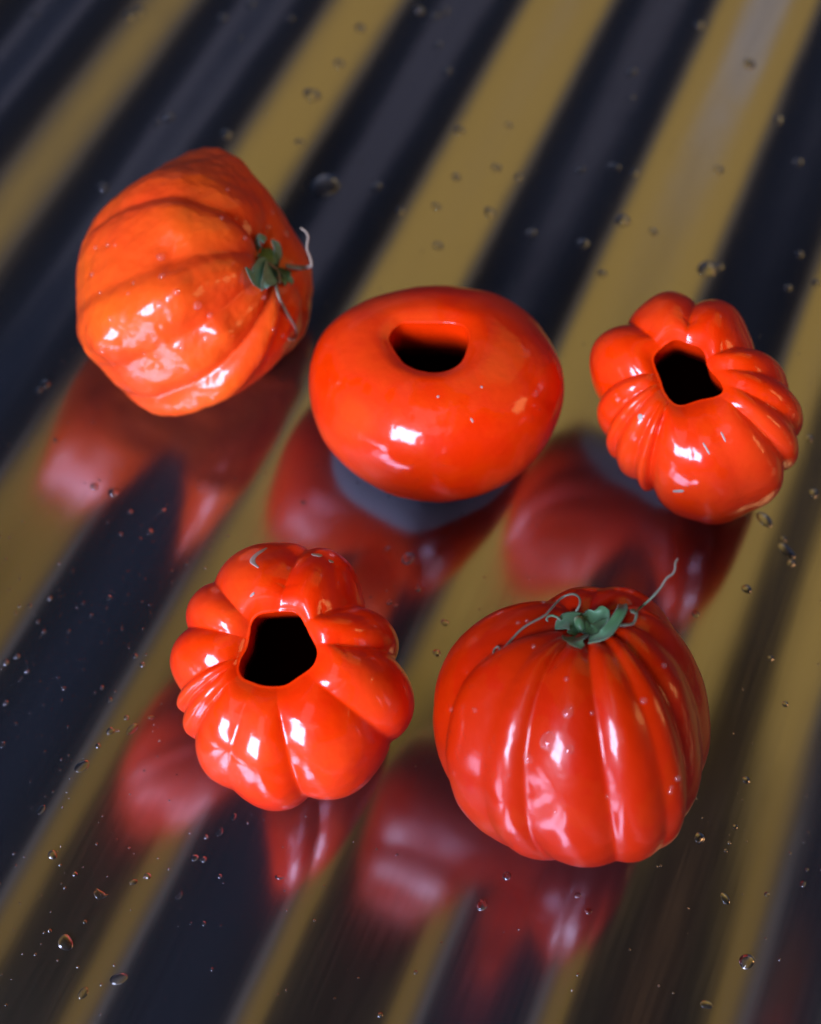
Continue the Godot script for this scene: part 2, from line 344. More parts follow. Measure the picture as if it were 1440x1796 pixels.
# ---------------------------------------------------------------- the metal
func swell(x: float, z: float) -> float:
	var s := x * across.x + z * across.z
	return SWELL * sin(TAU * (s - SHIFT) / PITCH) + 0.00022 * dent.get_noise_2d(x, z)

func swell_normal(x: float, z: float) -> Vector3:
	var e := 0.0005
	return Vector3(swell(x - e, z) - swell(x + e, z), 2 * e, swell(x, z - e) - swell(x, z + e)).normalized()

func sheet() -> void:
	var nu := 900
	var nv := 160
	var pos := PackedVector3Array()
	var nor := PackedVector3Array()
	var uv := PackedVector2Array()
	var idx := PackedInt32Array()
	for i in nu + 1:
		for j in nv + 1:
			var p := across * ((float(i) / nu - 0.5) * 1.3) + along * ((float(j) / nv - 0.45) * 1.5)
			p.y = swell(p.x, p.z)
			pos.append(p)
			nor.append(swell_normal(p.x, p.z))
			uv.append(Vector2(float(i) / nu * 1.3, float(j) / nv * 1.5))
	for i in nu:
		for j in nv:
			var a := i * (nv + 1) + j
			idx.append_array([a, a + 1, a + nv + 1, a + 1, a + nv + 2, a + nv + 1])
	var arr := []
	arr.resize(Mesh.ARRAY_MAX)
	arr[Mesh.ARRAY_VERTEX] = pos
	arr[Mesh.ARRAY_NORMAL] = nor
	arr[Mesh.ARRAY_TEX_UV] = uv
	arr[Mesh.ARRAY_INDEX] = idx
	var me := ArrayMesh.new()
	me.add_surface_from_arrays(Mesh.PRIMITIVE_TRIANGLES, arr)
	var o := part("corrugated_metal_sheet", me, mats.metal, self)
	o.set_meta("kind", "structure")
	o.set_meta("label", "wet shiny corrugated metal sheet with blurred yellow and dark bands")

# ---------------------------------------------------------------- fruits
func ring(r: Array, phi: float) -> float:
	var k := r.size()
	var u := fposmod(phi / TAU * k, k)
	var i := int(u) % k
	return cubic_interpolate(r[i], r[(i + 1) % k], r[(i - 1 + k) % k], r[(i + 2) % k], u - floor(u))

func lobe(g: Array, phi: float, ex: float, soft := 0.022) -> float:
	var n := g.size()
	var ph := fposmod(phi, TAU)
	var i := n - 1
	for k in n:
		if g[k][0] <= ph:
			i = k
	var a = g[i]
	var b = g[(i + 1) % n]
	if ph < g[0][0]:
		a = g[n - 1]
		b = g[0]
	var span := fposmod(b[0] - a[0], TAU)
	var t := fposmod(ph - a[0], TAU) / span
	var sn := sin(PI * clampf(t, 0, 1))
	return lerpf(a[1], b[1], t) * (1.0 - pow(sqrt((sn * sn + soft) / (1.0 + soft)), ex))

func frame(f: Dictionary) -> Basis:
	var a: Vector3 = f.axis.normalized()
	var e1 := a.cross(Vector3(0, 0, 1)).normalized()
	return Basis(e1, a, e1.cross(a))

# a point of the fruit's skin, from its own centre: phi round the axis, psi from the top to the bottom
func skin(f: Dictionary, b: Basis, phi: float, psi: float, rr_phi := -1.0, lb_phi := -1.0) -> Vector3:
	var s := sin(psi)
	var k := cos(psi)
	var g := (lb_phi if lb_phi >= 0 else lobe(f.grooves, phi, f.ex, f.soft)) * pow(clampf((PI - psi) / f.gf, 0, 1), 0.8)
	var rr := pow(maxf(s, 0), f.p)
	var rho := (rr_phi if rr_phi >= 0 else ring(f.radii, phi)) * rr * (1 - g)
	var y: float = (f.up if k > 0 else f.down) * signf(k) * pow(absf(k), f.q)
	if k > 0:
		y = (y - f.dt * exp(-pow(rr / f.wt, 2))) * (1 - 0.6 * g)
	else:
		y += f.db * exp(-pow(rr / f.wb, 2))
	var swollen := 1.0
	for q in f.get("bumps", []):
		var da := absf(wrapf(phi - q[0], -PI, PI)) * maxf(s, 0.25)
		swollen += q[2] * exp(-(da * da + pow(psi - q[1], 2)) / (q[3] * q[3]))
	var p := b * Vector3(rho * cos(phi), y, rho * sin(phi)) * swollen
	var fade := clampf(rr * 2.5, 0, 1)
	return p * (1.0 + fade * (f.lump * lump.get_noise_3d(p.x + f.salt, p.y, p.z) + f.fine * lump.get_noise_3d(p.x * 4 + f.salt, p.y * 4, p.z * 4)))

func shell(rows: Array, tints: Array, wrap: int) -> ArrayMesh:
	var pos := PackedVector3Array()
	var col := PackedColorArray()
	var idx := PackedInt32Array()
	for r in rows.size():
		pos.append_array(rows[r])
		col.append_array(tints[r])
	var nor := PackedVector3Array()
	nor.resize(pos.size())
	for r in rows.size() - 1:
		for i in wrap:
			var a := r * wrap + i
			var b := r * wrap + (i + 1) % wrap
			for tri in [[a, b, a + wrap], [b, b + wrap, a + wrap]]:
				idx.append_array(tri)
				var n: Vector3 = (pos[tri[2]] - pos[tri[0]]).cross(pos[tri[1]] - pos[tri[0]])
				for v in tri:
					nor[v] += n
	for i in nor.size():
		nor[i] = nor[i].normalized()
	var arr := []
	arr.resize(Mesh.ARRAY_MAX)
	arr[Mesh.ARRAY_VERTEX] = pos
	arr[Mesh.ARRAY_NORMAL] = nor
	arr[Mesh.ARRAY_COLOR] = col
	arr[Mesh.ARRAY_INDEX] = idx
	var me := ArrayMesh.new()
	me.add_surface_from_arrays(Mesh.PRIMITIVE_TRIANGLES, arr)
	return me

func tint_of(f: Dictionary, p: Vector3, g: float, psi: float) -> Color:
	var n := lump.get_noise_3d(p.x * 0.40 + 3.1 + f.salt, p.y * 0.40, p.z * 0.40)
	var n2 := lump.get_noise_3d(p.x * 1.1 + 1.7, p.y * 1.1 + f.salt, p.z * 1.1)
	if f.look == "orange":
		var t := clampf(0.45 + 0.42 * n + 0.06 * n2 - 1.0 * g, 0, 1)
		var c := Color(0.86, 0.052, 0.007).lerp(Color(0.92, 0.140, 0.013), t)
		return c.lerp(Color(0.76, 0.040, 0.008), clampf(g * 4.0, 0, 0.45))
	if f.look == "red":
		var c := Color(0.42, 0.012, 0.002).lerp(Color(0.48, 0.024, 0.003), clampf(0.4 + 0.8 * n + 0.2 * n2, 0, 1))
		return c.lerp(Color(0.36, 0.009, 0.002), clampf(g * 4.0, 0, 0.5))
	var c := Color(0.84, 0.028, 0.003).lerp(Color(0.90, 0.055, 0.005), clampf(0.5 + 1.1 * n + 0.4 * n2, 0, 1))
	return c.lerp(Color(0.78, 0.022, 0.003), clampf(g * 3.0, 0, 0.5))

func fruit(f: Dictionary) -> Node3D:
	var base := Vector3(f.at.x, swell(f.at.x, f.at.z), f.at.z)
	var t := thing(f.called, f.label, f.category, base)
	var b := frame(f)
	var off: Vector3 = f.at - base
	var wrap := 420
	var nv := 170
	var hollow: bool = f.has("hole")
	var foot := 2.36
	var rp := []
	var lp := []
	var hp := []
	for i in wrap:
		var phi := TAU * i / wrap
		rp.append(ring(f.radii, phi))
		lp.append(lobe(f.grooves, phi, f.ex, f.soft))
		hp.append(ring(f.hole, phi) if hollow else 0.004)
	var rows := []
	var tints := []
	var add_row := func(point: Callable) -> void:
		var r := PackedVector3Array()
		var c := PackedColorArray()
		for i in wrap:
			var got: Array = point.call(i)
			r.append(got[0] + off)
			c.append(got[1])
		rows.append(r)
		tints.append(c)
	var outer := func(i: int, psi: float) -> Vector3:
		var p := skin(f, b, TAU * i / wrap, psi, rp[i], lp[i] * clampf((psi - hp[i] + 0.04) / 0.3, 0.0, 1))
		var near := clampf(1 - (psi - hp[i]) / 0.13, 0, 1) if hollow else 0.0
		return p - b.y * 0.0010 * near * near
	if hollow:
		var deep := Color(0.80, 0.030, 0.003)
		var inside_shade := Color(0.035, 0.003, 0.002)       # shade deep in the hollow, painted as colour
		var inner := func(i: int, v: float) -> Vector3:     # a straight neck first, then the hollow belly
			var o: Vector3 = outer.call(i, hp[i])
			var a := o.dot(b.y)
			var out := o - b.y * a
			var r := out.length() - 0.0007
			var total: float = a + f.down - 0.007
			var d := 0.0
			if v < 0.45:
				var u := v / 0.45
				d = 0.0015 + 0.0165 * u
				r *= 1.0 + 0.10 * u * u
			else:
				var u := (v - 0.45) / 0.55
				d = 0.018 + (total - 0.018) * sin(u * PI / 2)
				r = r * 1.10 * (1 - u) + 0.020 * sin(PI * pow(u, 0.8))
			return out.normalized() * r + b.y * (a - d)
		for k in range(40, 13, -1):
			add_row.call(func(i): return [inner.call(i, k / 40.0), inside_shade])
		add_row.call(func(i): return [inner.call(i, 0.34), inside_shade])
		part("shade_tinted_inside", shell(rows, tints, wrap), mats.inside_shade, t)
		rows.clear()
		tints.clear()
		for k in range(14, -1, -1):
			add_row.call(func(i): return [inner.call(i, k / 40.0), deep.lerp(inside_shade, smoothstep(0.08, 0.36, k / 40.0))])  # red darkens down the neck into painted shade
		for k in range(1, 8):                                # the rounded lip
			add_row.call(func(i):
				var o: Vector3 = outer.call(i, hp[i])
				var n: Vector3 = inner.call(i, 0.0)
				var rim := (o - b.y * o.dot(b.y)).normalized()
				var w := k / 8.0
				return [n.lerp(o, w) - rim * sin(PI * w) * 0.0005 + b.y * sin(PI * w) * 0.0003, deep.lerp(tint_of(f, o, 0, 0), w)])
	var last := foot if hollow else PI - 0.004
	for k in nv + 1:
		add_row.call(func(i):
			var v := float(k) / nv
			var psi: float = lerpf(hp[i], last, v)
			var p: Vector3 = outer.call(i, psi)
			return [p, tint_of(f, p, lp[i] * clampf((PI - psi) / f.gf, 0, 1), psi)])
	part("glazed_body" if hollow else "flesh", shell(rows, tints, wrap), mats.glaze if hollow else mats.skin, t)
	if hollow:
		rows.clear()
		tints.clear()
		for k in 25:
			add_row.call(func(i): return [skin(f, b, TAU * i / wrap, lerpf(foot, PI - 0.004, k / 24.0), rp[i], lp[i]), Color.WHITE])
		part("unglazed_foot", shell(rows, tints, wrap), mats.clay, t)
	return t

# a tube with an oval section through points; wide[] across and thick[] through, in metres
func strand(pts: Array, wide: Array, thick: Array, col: Array, facing: Vector3, sides := 10, cup := 0.0) -> ArrayMesh:
	var c := Curve3D.new()
	for i in pts.size():
		var a: Vector3 = pts[maxi(i - 1, 0)]
		var d: Vector3 = pts[mini(i + 1, pts.size() - 1)]
		var tg := (d - a) / 6.0
		c.add_point(pts[i], -tg, tg)
	c.bake_interval = 0.0003
	var total := c.get_baked_length()
	var n := maxi(8, int(total / 0.0007))
	var rows := []
	var tints := []
	for k in n + 1:
		var u := float(k) / n
		var p := c.sample_baked(u * total, true)
		var tang := (c.sample_baked(minf(u * total + 0.0004, total), true) - c.sample_baked(maxf(u * total - 0.0004, 0), true)).normalized()
		var side := tang.cross(facing).normalized()
		var up := side.cross(tang).normalized()
		var x := u * (wide.size() - 1)
		var i := mini(int(x), wide.size() - 2)
		var w: float = lerpf(wide[i], wide[i + 1], x - i)
		x = u * (thick.size() - 1)
		i = mini(int(x), thick.size() - 2)
		var h: float = lerpf(thick[i], thick[i + 1], x - i)
		x = u * (col.size() - 1)
		i = mini(int(x), col.size() - 2)
		var cc: Color = col[i].lerp(col[i + 1], x - i)
		var r := PackedVector3Array()
		var cl := PackedColorArray()
		for s in sides:
			var an := TAU * s / sides
			var ww := cos(an)
			var vein := 1.0 - 0.25 * pow(absf(sin(an * 3.0 + u * 5.0)), 2.0)
			r.append(p + side * (w * 0.5 * ww) + up * (h * 0.5 * sin(an) + cup * w * (ww * ww - 0.4)))
			cl.append(cc * Color(vein, vein, vein, 1))
		rows.append(r)
		tints.append(cl)
	var first: Vector3 = c.sample_baked(0)
	var end: Vector3 = c.sample_baked(total)
	for e in [[0, first], [rows.size(), end]]:
		var r := PackedVector3Array()
		r.resize(sides)
		r.fill(e[1])
		if e[0] == 0:
			rows.insert(0, r)
			tints.insert(0, tints[0])
		else:
			rows.append(r)
			tints.append(tints[-1])
	return shell(rows, tints, sides)

# ---------------------------------------------------------------- water
var drop_meshes := []

func make_drops() -> void:
	var shapes := [[1.0, 0.0, 0.72], [1.0, 0.0, 0.52], [1.0, 0.10, 0.6], [1.55, 0.05, 0.42], [2.1, 0.08, 0.40], [2.2, 0.45, 0.38], [0.97, 0.16, 0.46]]
	for q in shapes.size():
		var s = shapes[q]
		var rows := []
		var tints := []
		var wrap := 28
		for k in 16:
			var r := PackedVector3Array()
			var c := PackedColorArray()
			c.resize(wrap)
			c.fill(Color.WHITE)
			for i in wrap:
				var an := TAU * i / wrap
				var v := k / 12.0
				var rad: float = sin(minf(v, 1.0) * PI / 2)
				var y: float = s[2] * pow(cos(minf(v, 1.0) * PI / 2), 1.15)
				if v > 1.0:
					y = -0.09
					rad = 1.0 - (v - 1.0) * 4.0 * 0.99
				var wob: float = 1.0 + s[1] * (0.5 * sin(2 * an + q) + 0.4 * sin(3 * an + 2 * q))
				var x: float = rad * cos(an) * s[0] * wob
				var z: float = rad * sin(an) * wob
				if s[1] > 0.3:
					z += 0.28 * x * x - 0.4
				r.append(Vector3(x, y, z))
			rows.append(r)
			tints.append(c)
		drop_meshes.append(shell(rows, tints, wrap))

func drop(d: Array) -> void:
	if drop_meshes.is_empty():
		make_drops()
	var o := MeshInstance3D.new()
	o.name = numbered("water_drop")
	o.mesh = drop_meshes[d[3]]
	o.material_override = mats.water
	add_child(o, true)
	var n := swell_normal(d[0], d[1])
	var x := Vector3(cos(d[4]), 0, sin(d[4]))
	x = (x - n * x.dot(n)).normalized()
	o.transform = Transform3D(Basis(x, n, x.cross(n)).scaled_local(Vector3.ONE * d[2]), Vector3(d[0], swell(d[0], d[1]), d[1]))
	o.set_meta("label", d[5])
	o.set_meta("category", "water drop")
	o.set_meta("group", "water drops scattered over the metal sheet")

func fine_spray() -> void:
	var mm := MultiMesh.new()
	mm.transform_format = MultiMesh.TRANSFORM_3D
	mm.mesh = drop_meshes[0]
	mm.instance_count = 900
	for i in 900:
		var p := Vector2(rng.randf_range(-0.16, 0.17), rng.randf_range(-0.2, 0.17))
		if i > 450:
			p = Vector2(rng.randfn(-0.11, 0.045), rng.randfn(0.06, 0.06))
		var r := rng.randf_range(0.00012, 0.00042)
		var n := swell_normal(p.x, p.y)
		var x := Vector3.RIGHT.cross(n).normalized()
		mm.set_instance_transform(i, Transform3D(Basis(x, n, x.cross(n)).scaled_local(Vector3.ONE * r), Vector3(p.x, swell(p.x, p.y), p.y)))
	var o := MultiMeshInstance3D.new()
	o.name = "fine_water_spray"
	o.multimesh = mm
	o.material_override = mats.water
	add_child(o)
	o.set_meta("kind", "stuff")
	o.set_meta("label", "fine spray of tiny water specks between the larger drops")
	o.set_meta("category", "water spray")

# drops that cling to a fruit: [phi, psi, radius]
func cling(f: Dictionary, t: Node3D, list: Array) -> void:
	if drop_meshes.is_empty():
		make_drops()
	var b := frame(f)
	for d in list:
		var p := skin(f, b, d[0], d[1])
		var n := (skin(f, b, d[0] + 0.01, d[1]) - p).cross(skin(f, b, d[0], d[1] + 0.01) - p).normalized()
		if n.dot(p) < 0:
			n = -n
		var o := part("water_drop", drop_meshes[2 if d[2] > 0.0009 else 0], mats.film, t)
		var x := n.cross(Vector3(0.3, 0.2, 1)).normalized()
		o.transform = Transform3D(Basis(x, n, x.cross(n)).scaled_local(Vector3(1, 1.3, 1) * d[2] * 1.25), f.at - t.position + p)

# bare flecks in the glaze: a list of [phi, psi] along each, and its width
func chip(f: Dictionary, t: Node3D, list: Array, wide: float) -> void:
	var b := frame(f)
	var pts := []
	for q in list:
		pts.append(skin(f, b, q[0], q[1]) + f.at - t.position)
	var face: Vector3 = skin(f, b, list[0][0], list[0][1]).normalized()
	part("glaze_chip", strand(pts, [wide * 0.5, wide, wide * 0.9, wide, wide * 0.4], [0.0003, 0.0004, 0.0003], [Color(0.5, 0.36, 0.30), Color(0.55, 0.42, 0.36)], face, 12), mats.leaf, t)

var fruit_1 := {"called": "tomato", "label": "orange tomato lying on its side with a curled green stalk end", "category": "tomato", "look": "orange", "lump": 0.022, "fine": 0.0002, "salt": 1.3,
	"at": Vector3(-0.072036, 0.037513, -0.06787), "axis": Vector3(1.4266, 1, 0.044248), "up": 0.034699, "down": 0.04206, "p": 0.85, "q": 0.9, "dt": 0.008, "wt": 0.25, "db": 0.004, "wb": 0.4, "gf": 2.6, "ex": 0.85, "soft": 0.022,
	"radii": [0.0387, 0.0392, 0.0367, 0.0348, 0.0345, 0.0363, 0.0394, 0.0432, 0.0460, 0.0456, 0.0441, 0.0448, 0.0473, 0.0493, 0.0491, 0.0459, 0.0434, 0.0430, 0.0442, 0.0453, 0.0451, 0.0445, 0.0445, 0.0463, 0.0506, 0.0555, 0.0491, 0.0447, 0.0436, 0.0440, 0.0441, 0.0433, 0.0427, 0.0415, 0.0399, 0.0387],
	"grooves": [[0.3, 0.08], [1.23, 0.09], [1.6, 0.14], [2.03, 0.09], [2.6, 0.08], [3.3, 0.14], [4.3, 0.05], [5.1, 0.06]],
	"bumps": [[2.339, 1.040, 0.06, 0.17], [2.181, 1.869, 0.07, 0.18], [1.856, 0.962, 0.06, 0.13], [3.102, 1.044, 0.035, 0.2], [2.673, 1.824, 0.03, 0.25], [2.616, 1.077, -0.045, 0.14], [1.957, 1.735, -0.05, 0.14], [3.903, 0.561, -0.02, 0.2]]}
var fruit_2 := {"called": "hollow_tomato", "label": "smooth orange red glazed hollow tomato with a wide D shaped opening", "category": "ceramic tomato", "look": "glaze", "lump": 0.006, "fine": 0.001, "salt": 2.7,
	"at": Vector3(0.0056773, 0.029034, -0.028638), "axis": Vector3(-0.060728, 1, -0.053148), "up": 0.028839, "down": 0.028839, "p": 0.85, "q": 0.9, "dt": 0.005, "wt": 0.38, "db": 0.004, "wb": 0.4, "gf": 1.4, "ex": 1, "soft": 0.022,
	"radii": [0.0469, 0.0454, 0.0439, 0.0423, 0.0406, 0.0395, 0.0383, 0.0371, 0.0376, 0.0391, 0.0402, 0.0420, 0.0432, 0.0425, 0.0408, 0.0409, 0.0430, 0.0458, 0.0462, 0.0463],
	"grooves": [[0.3, 0.015], [1.6, 0.01], [2.9, 0.012], [4, 0.02], [5.2, 0.03]],
	"hole": [0.281, 0.279, 0.279, 0.282, 0.287, 0.292, 0.298, 0.303, 0.305, 0.306, 0.306, 0.305, 0.302, 0.298, 0.293, 0.286, 0.278, 0.270, 0.263, 0.257, 0.253, 0.248, 0.244, 0.241, 0.240, 0.238, 0.236, 0.230, 0.224, 0.217, 0.213, 0.210, 0.209, 0.209, 0.211, 0.216, 0.221, 0.229, 0.237, 0.245, 0.250, 0.253, 0.254, 0.257, 0.261, 0.265, 0.268, 0.268, 0.263, 0.255, 0.248, 0.241, 0.235, 0.231, 0.227, 0.224, 0.223, 0.223, 0.224, 0.226, 0.230, 0.237, 0.247, 0.260, 0.274, 0.287, 0.298, 0.303, 0.303, 0.298, 0.292, 0.286],
	"bumps": [[0.839, 1.394, -0.02, 0.3], [0.074, 1.040, 0.015, 0.2], [2.590, 0.950, 0.012, 0.3]]}
var fruit_3 := {"called": "hollow_tomato", "label": "smallest ribbed glazed hollow tomato with one big smooth front lobe", "category": "ceramic tomato", "look": "glaze", "lump": 0.006, "fine": 0.0012, "salt": 5.9,
	"at": Vector3(0.092431, 0.037265, -0.021671), "axis": Vector3(-0.22795, 1, 0.3787), "up": 0.032911, "down": 0.032911, "p": 0.85, "q": 0.9, "dt": 0.01, "wt": 0.38, "db": 0.004, "wb": 0.4, "gf": 1.2, "ex": 0.8, "soft": 0.006,
	"radii": [0.0330, 0.0381, 0.0415, 0.0446, 0.0449, 0.0440, 0.0383, 0.0341, 0.0330, 0.0308, 0.0313, 0.0331, 0.0356, 0.0351, 0.0340, 0.0354, 0.0352, 0.0327, 0.0291, 0.0296],
	"grooves": [[0.17, 0.07], [0.52, 0.07], [0.8, 0.09], [1.25, 0.015], [1.6, 0.02], [2.06, 0.12], [2.24, 0.06], [2.55, 0.08], [2.76, 0.08], [3.16, 0.13], [4.1, 0.15], [4.96, 0.18], [5.96, 0.15]],
	"hole": [0.213, 0.213, 0.217, 0.225, 0.241, 0.265, 0.292, 0.310, 0.310, 0.292, 0.267, 0.244, 0.227, 0.215, 0.208, 0.205, 0.205, 0.208, 0.216, 0.230, 0.245, 0.259, 0.266, 0.268, 0.265, 0.259, 0.251, 0.242, 0.233, 0.227, 0.223, 0.221, 0.221, 0.220, 0.220, 0.221, 0.223, 0.227, 0.231, 0.237, 0.242, 0.249, 0.255, 0.259, 0.261, 0.264, 0.267, 0.269, 0.271, 0.274, 0.276, 0.277, 0.275, 0.269, 0.261, 0.252, 0.246, 0.242, 0.239, 0.239, 0.242, 0.250, 0.259, 0.269, 0.275, 0.276, 0.273, 0.266, 0.254, 0.240, 0.226, 0.217],
	"bumps": [[1.378, 0.681, 0.02, 0.3]]}
var fruit_4 := {"called": "hollow_tomato", "label": "ribbed glazed hollow tomato with pale chips in the glaze of its far lobes", "category": "ceramic tomato", "look": "glaze", "lump": 0.006, "fine": 0.001, "salt": 7.3,
	"at": Vector3(-0.037899, 0.037774, 0.079413), "axis": Vector3(-0.092132, 1, 0.39977), "up": 0.032601, "down": 0.032601, "p": 0.85, "q": 0.9, "dt": 0.01, "wt": 0.38, "db": 0.004, "wb": 0.4, "gf": 1.5, "ex": 0.8, "soft": 0.006,
	"radii": [0.0366, 0.0406, 0.0447, 0.0447, 0.0462, 0.0458, 0.0442, 0.0408, 0.0361, 0.0337, 0.0333, 0.0326, 0.0322, 0.0340, 0.0343, 0.0350, 0.0377, 0.0346, 0.0315, 0.0330],
	"grooves": [[0.05, 0.13], [0.7, 0.11], [1.43, 0.11], [1.95, 0.05], [2.4, 0.09], [2.63, 0.08], [2.8, 0.08], [3.44, 0.12], [4, 0.12], [5, 0.15], [5.8, 0.13]],
	"hole": [0.320, 0.327, 0.327, 0.321, 0.310, 0.297, 0.282, 0.267, 0.256, 0.248, 0.243, 0.240, 0.237, 0.235, 0.232, 0.229, 0.227, 0.224, 0.222, 0.222, 0.223, 0.226, 0.230, 0.235, 0.243, 0.254, 0.266, 0.275, 0.275, 0.267, 0.255, 0.240, 0.222, 0.204, 0.188, 0.178, 0.172, 0.170, 0.171, 0.174, 0.177, 0.180, 0.184, 0.190, 0.198, 0.207, 0.215, 0.223, 0.229, 0.234, 0.237, 0.237, 0.237, 0.235, 0.234, 0.231, 0.230, 0.232, 0.237, 0.249, 0.267, 0.288, 0.309, 0.328, 0.341, 0.346, 0.344, 0.336, 0.327, 0.319, 0.314, 0.314],
	"bumps": [[1.862, 0.811, 0.02, 0.25], [1.036, 0.950, 0.02, 0.25]]}
var fruit_5 := {"called": "tomato", "label": "large dark red ribbed tomato with a green calyx and long curled tendrils", "category": "tomato", "look": "red", "lump": 0.007, "fine": 0, "salt": 4.2,
	"at": Vector3(0.054561, 0.038194, 0.10266), "axis": Vector3(-0.17869, 1, -0.42788), "up": 0.042655, "down": 0.035072, "p": 0.85, "q": 0.9, "dt": 0.006, "wt": 0.3, "db": 0.004, "wb": 0.4, "gf": 0.7, "ex": 0.8, "soft": 0.03,
	"radii": [0.0322, 0.0319, 0.0323, 0.0347, 0.0385, 0.0413, 0.0419, 0.0420, 0.0427, 0.0444, 0.0456, 0.0468, 0.0489, 0.0492, 0.0479, 0.0436, 0.0389, 0.0347, 0.0321, 0.0321, 0.0336, 0.0347, 0.0348, 0.0341, 0.0326, 0.0315],
	"grooves": [[0.31, 0.05], [0.82, 0.07], [1.12, 0.035], [1.51, 0.085], [2.08, 0.08], [2.38, 0.03], [2.85, 0.09], [4.1, 0.1], [5, 0.06], [5.85, 0.08]],
	"bumps": [[2.953, 0.718, 0.03, 0.3], [0.600, 1.019, 0.025, 0.2], [2.133, 1.592, 0.02, 0.2]]}

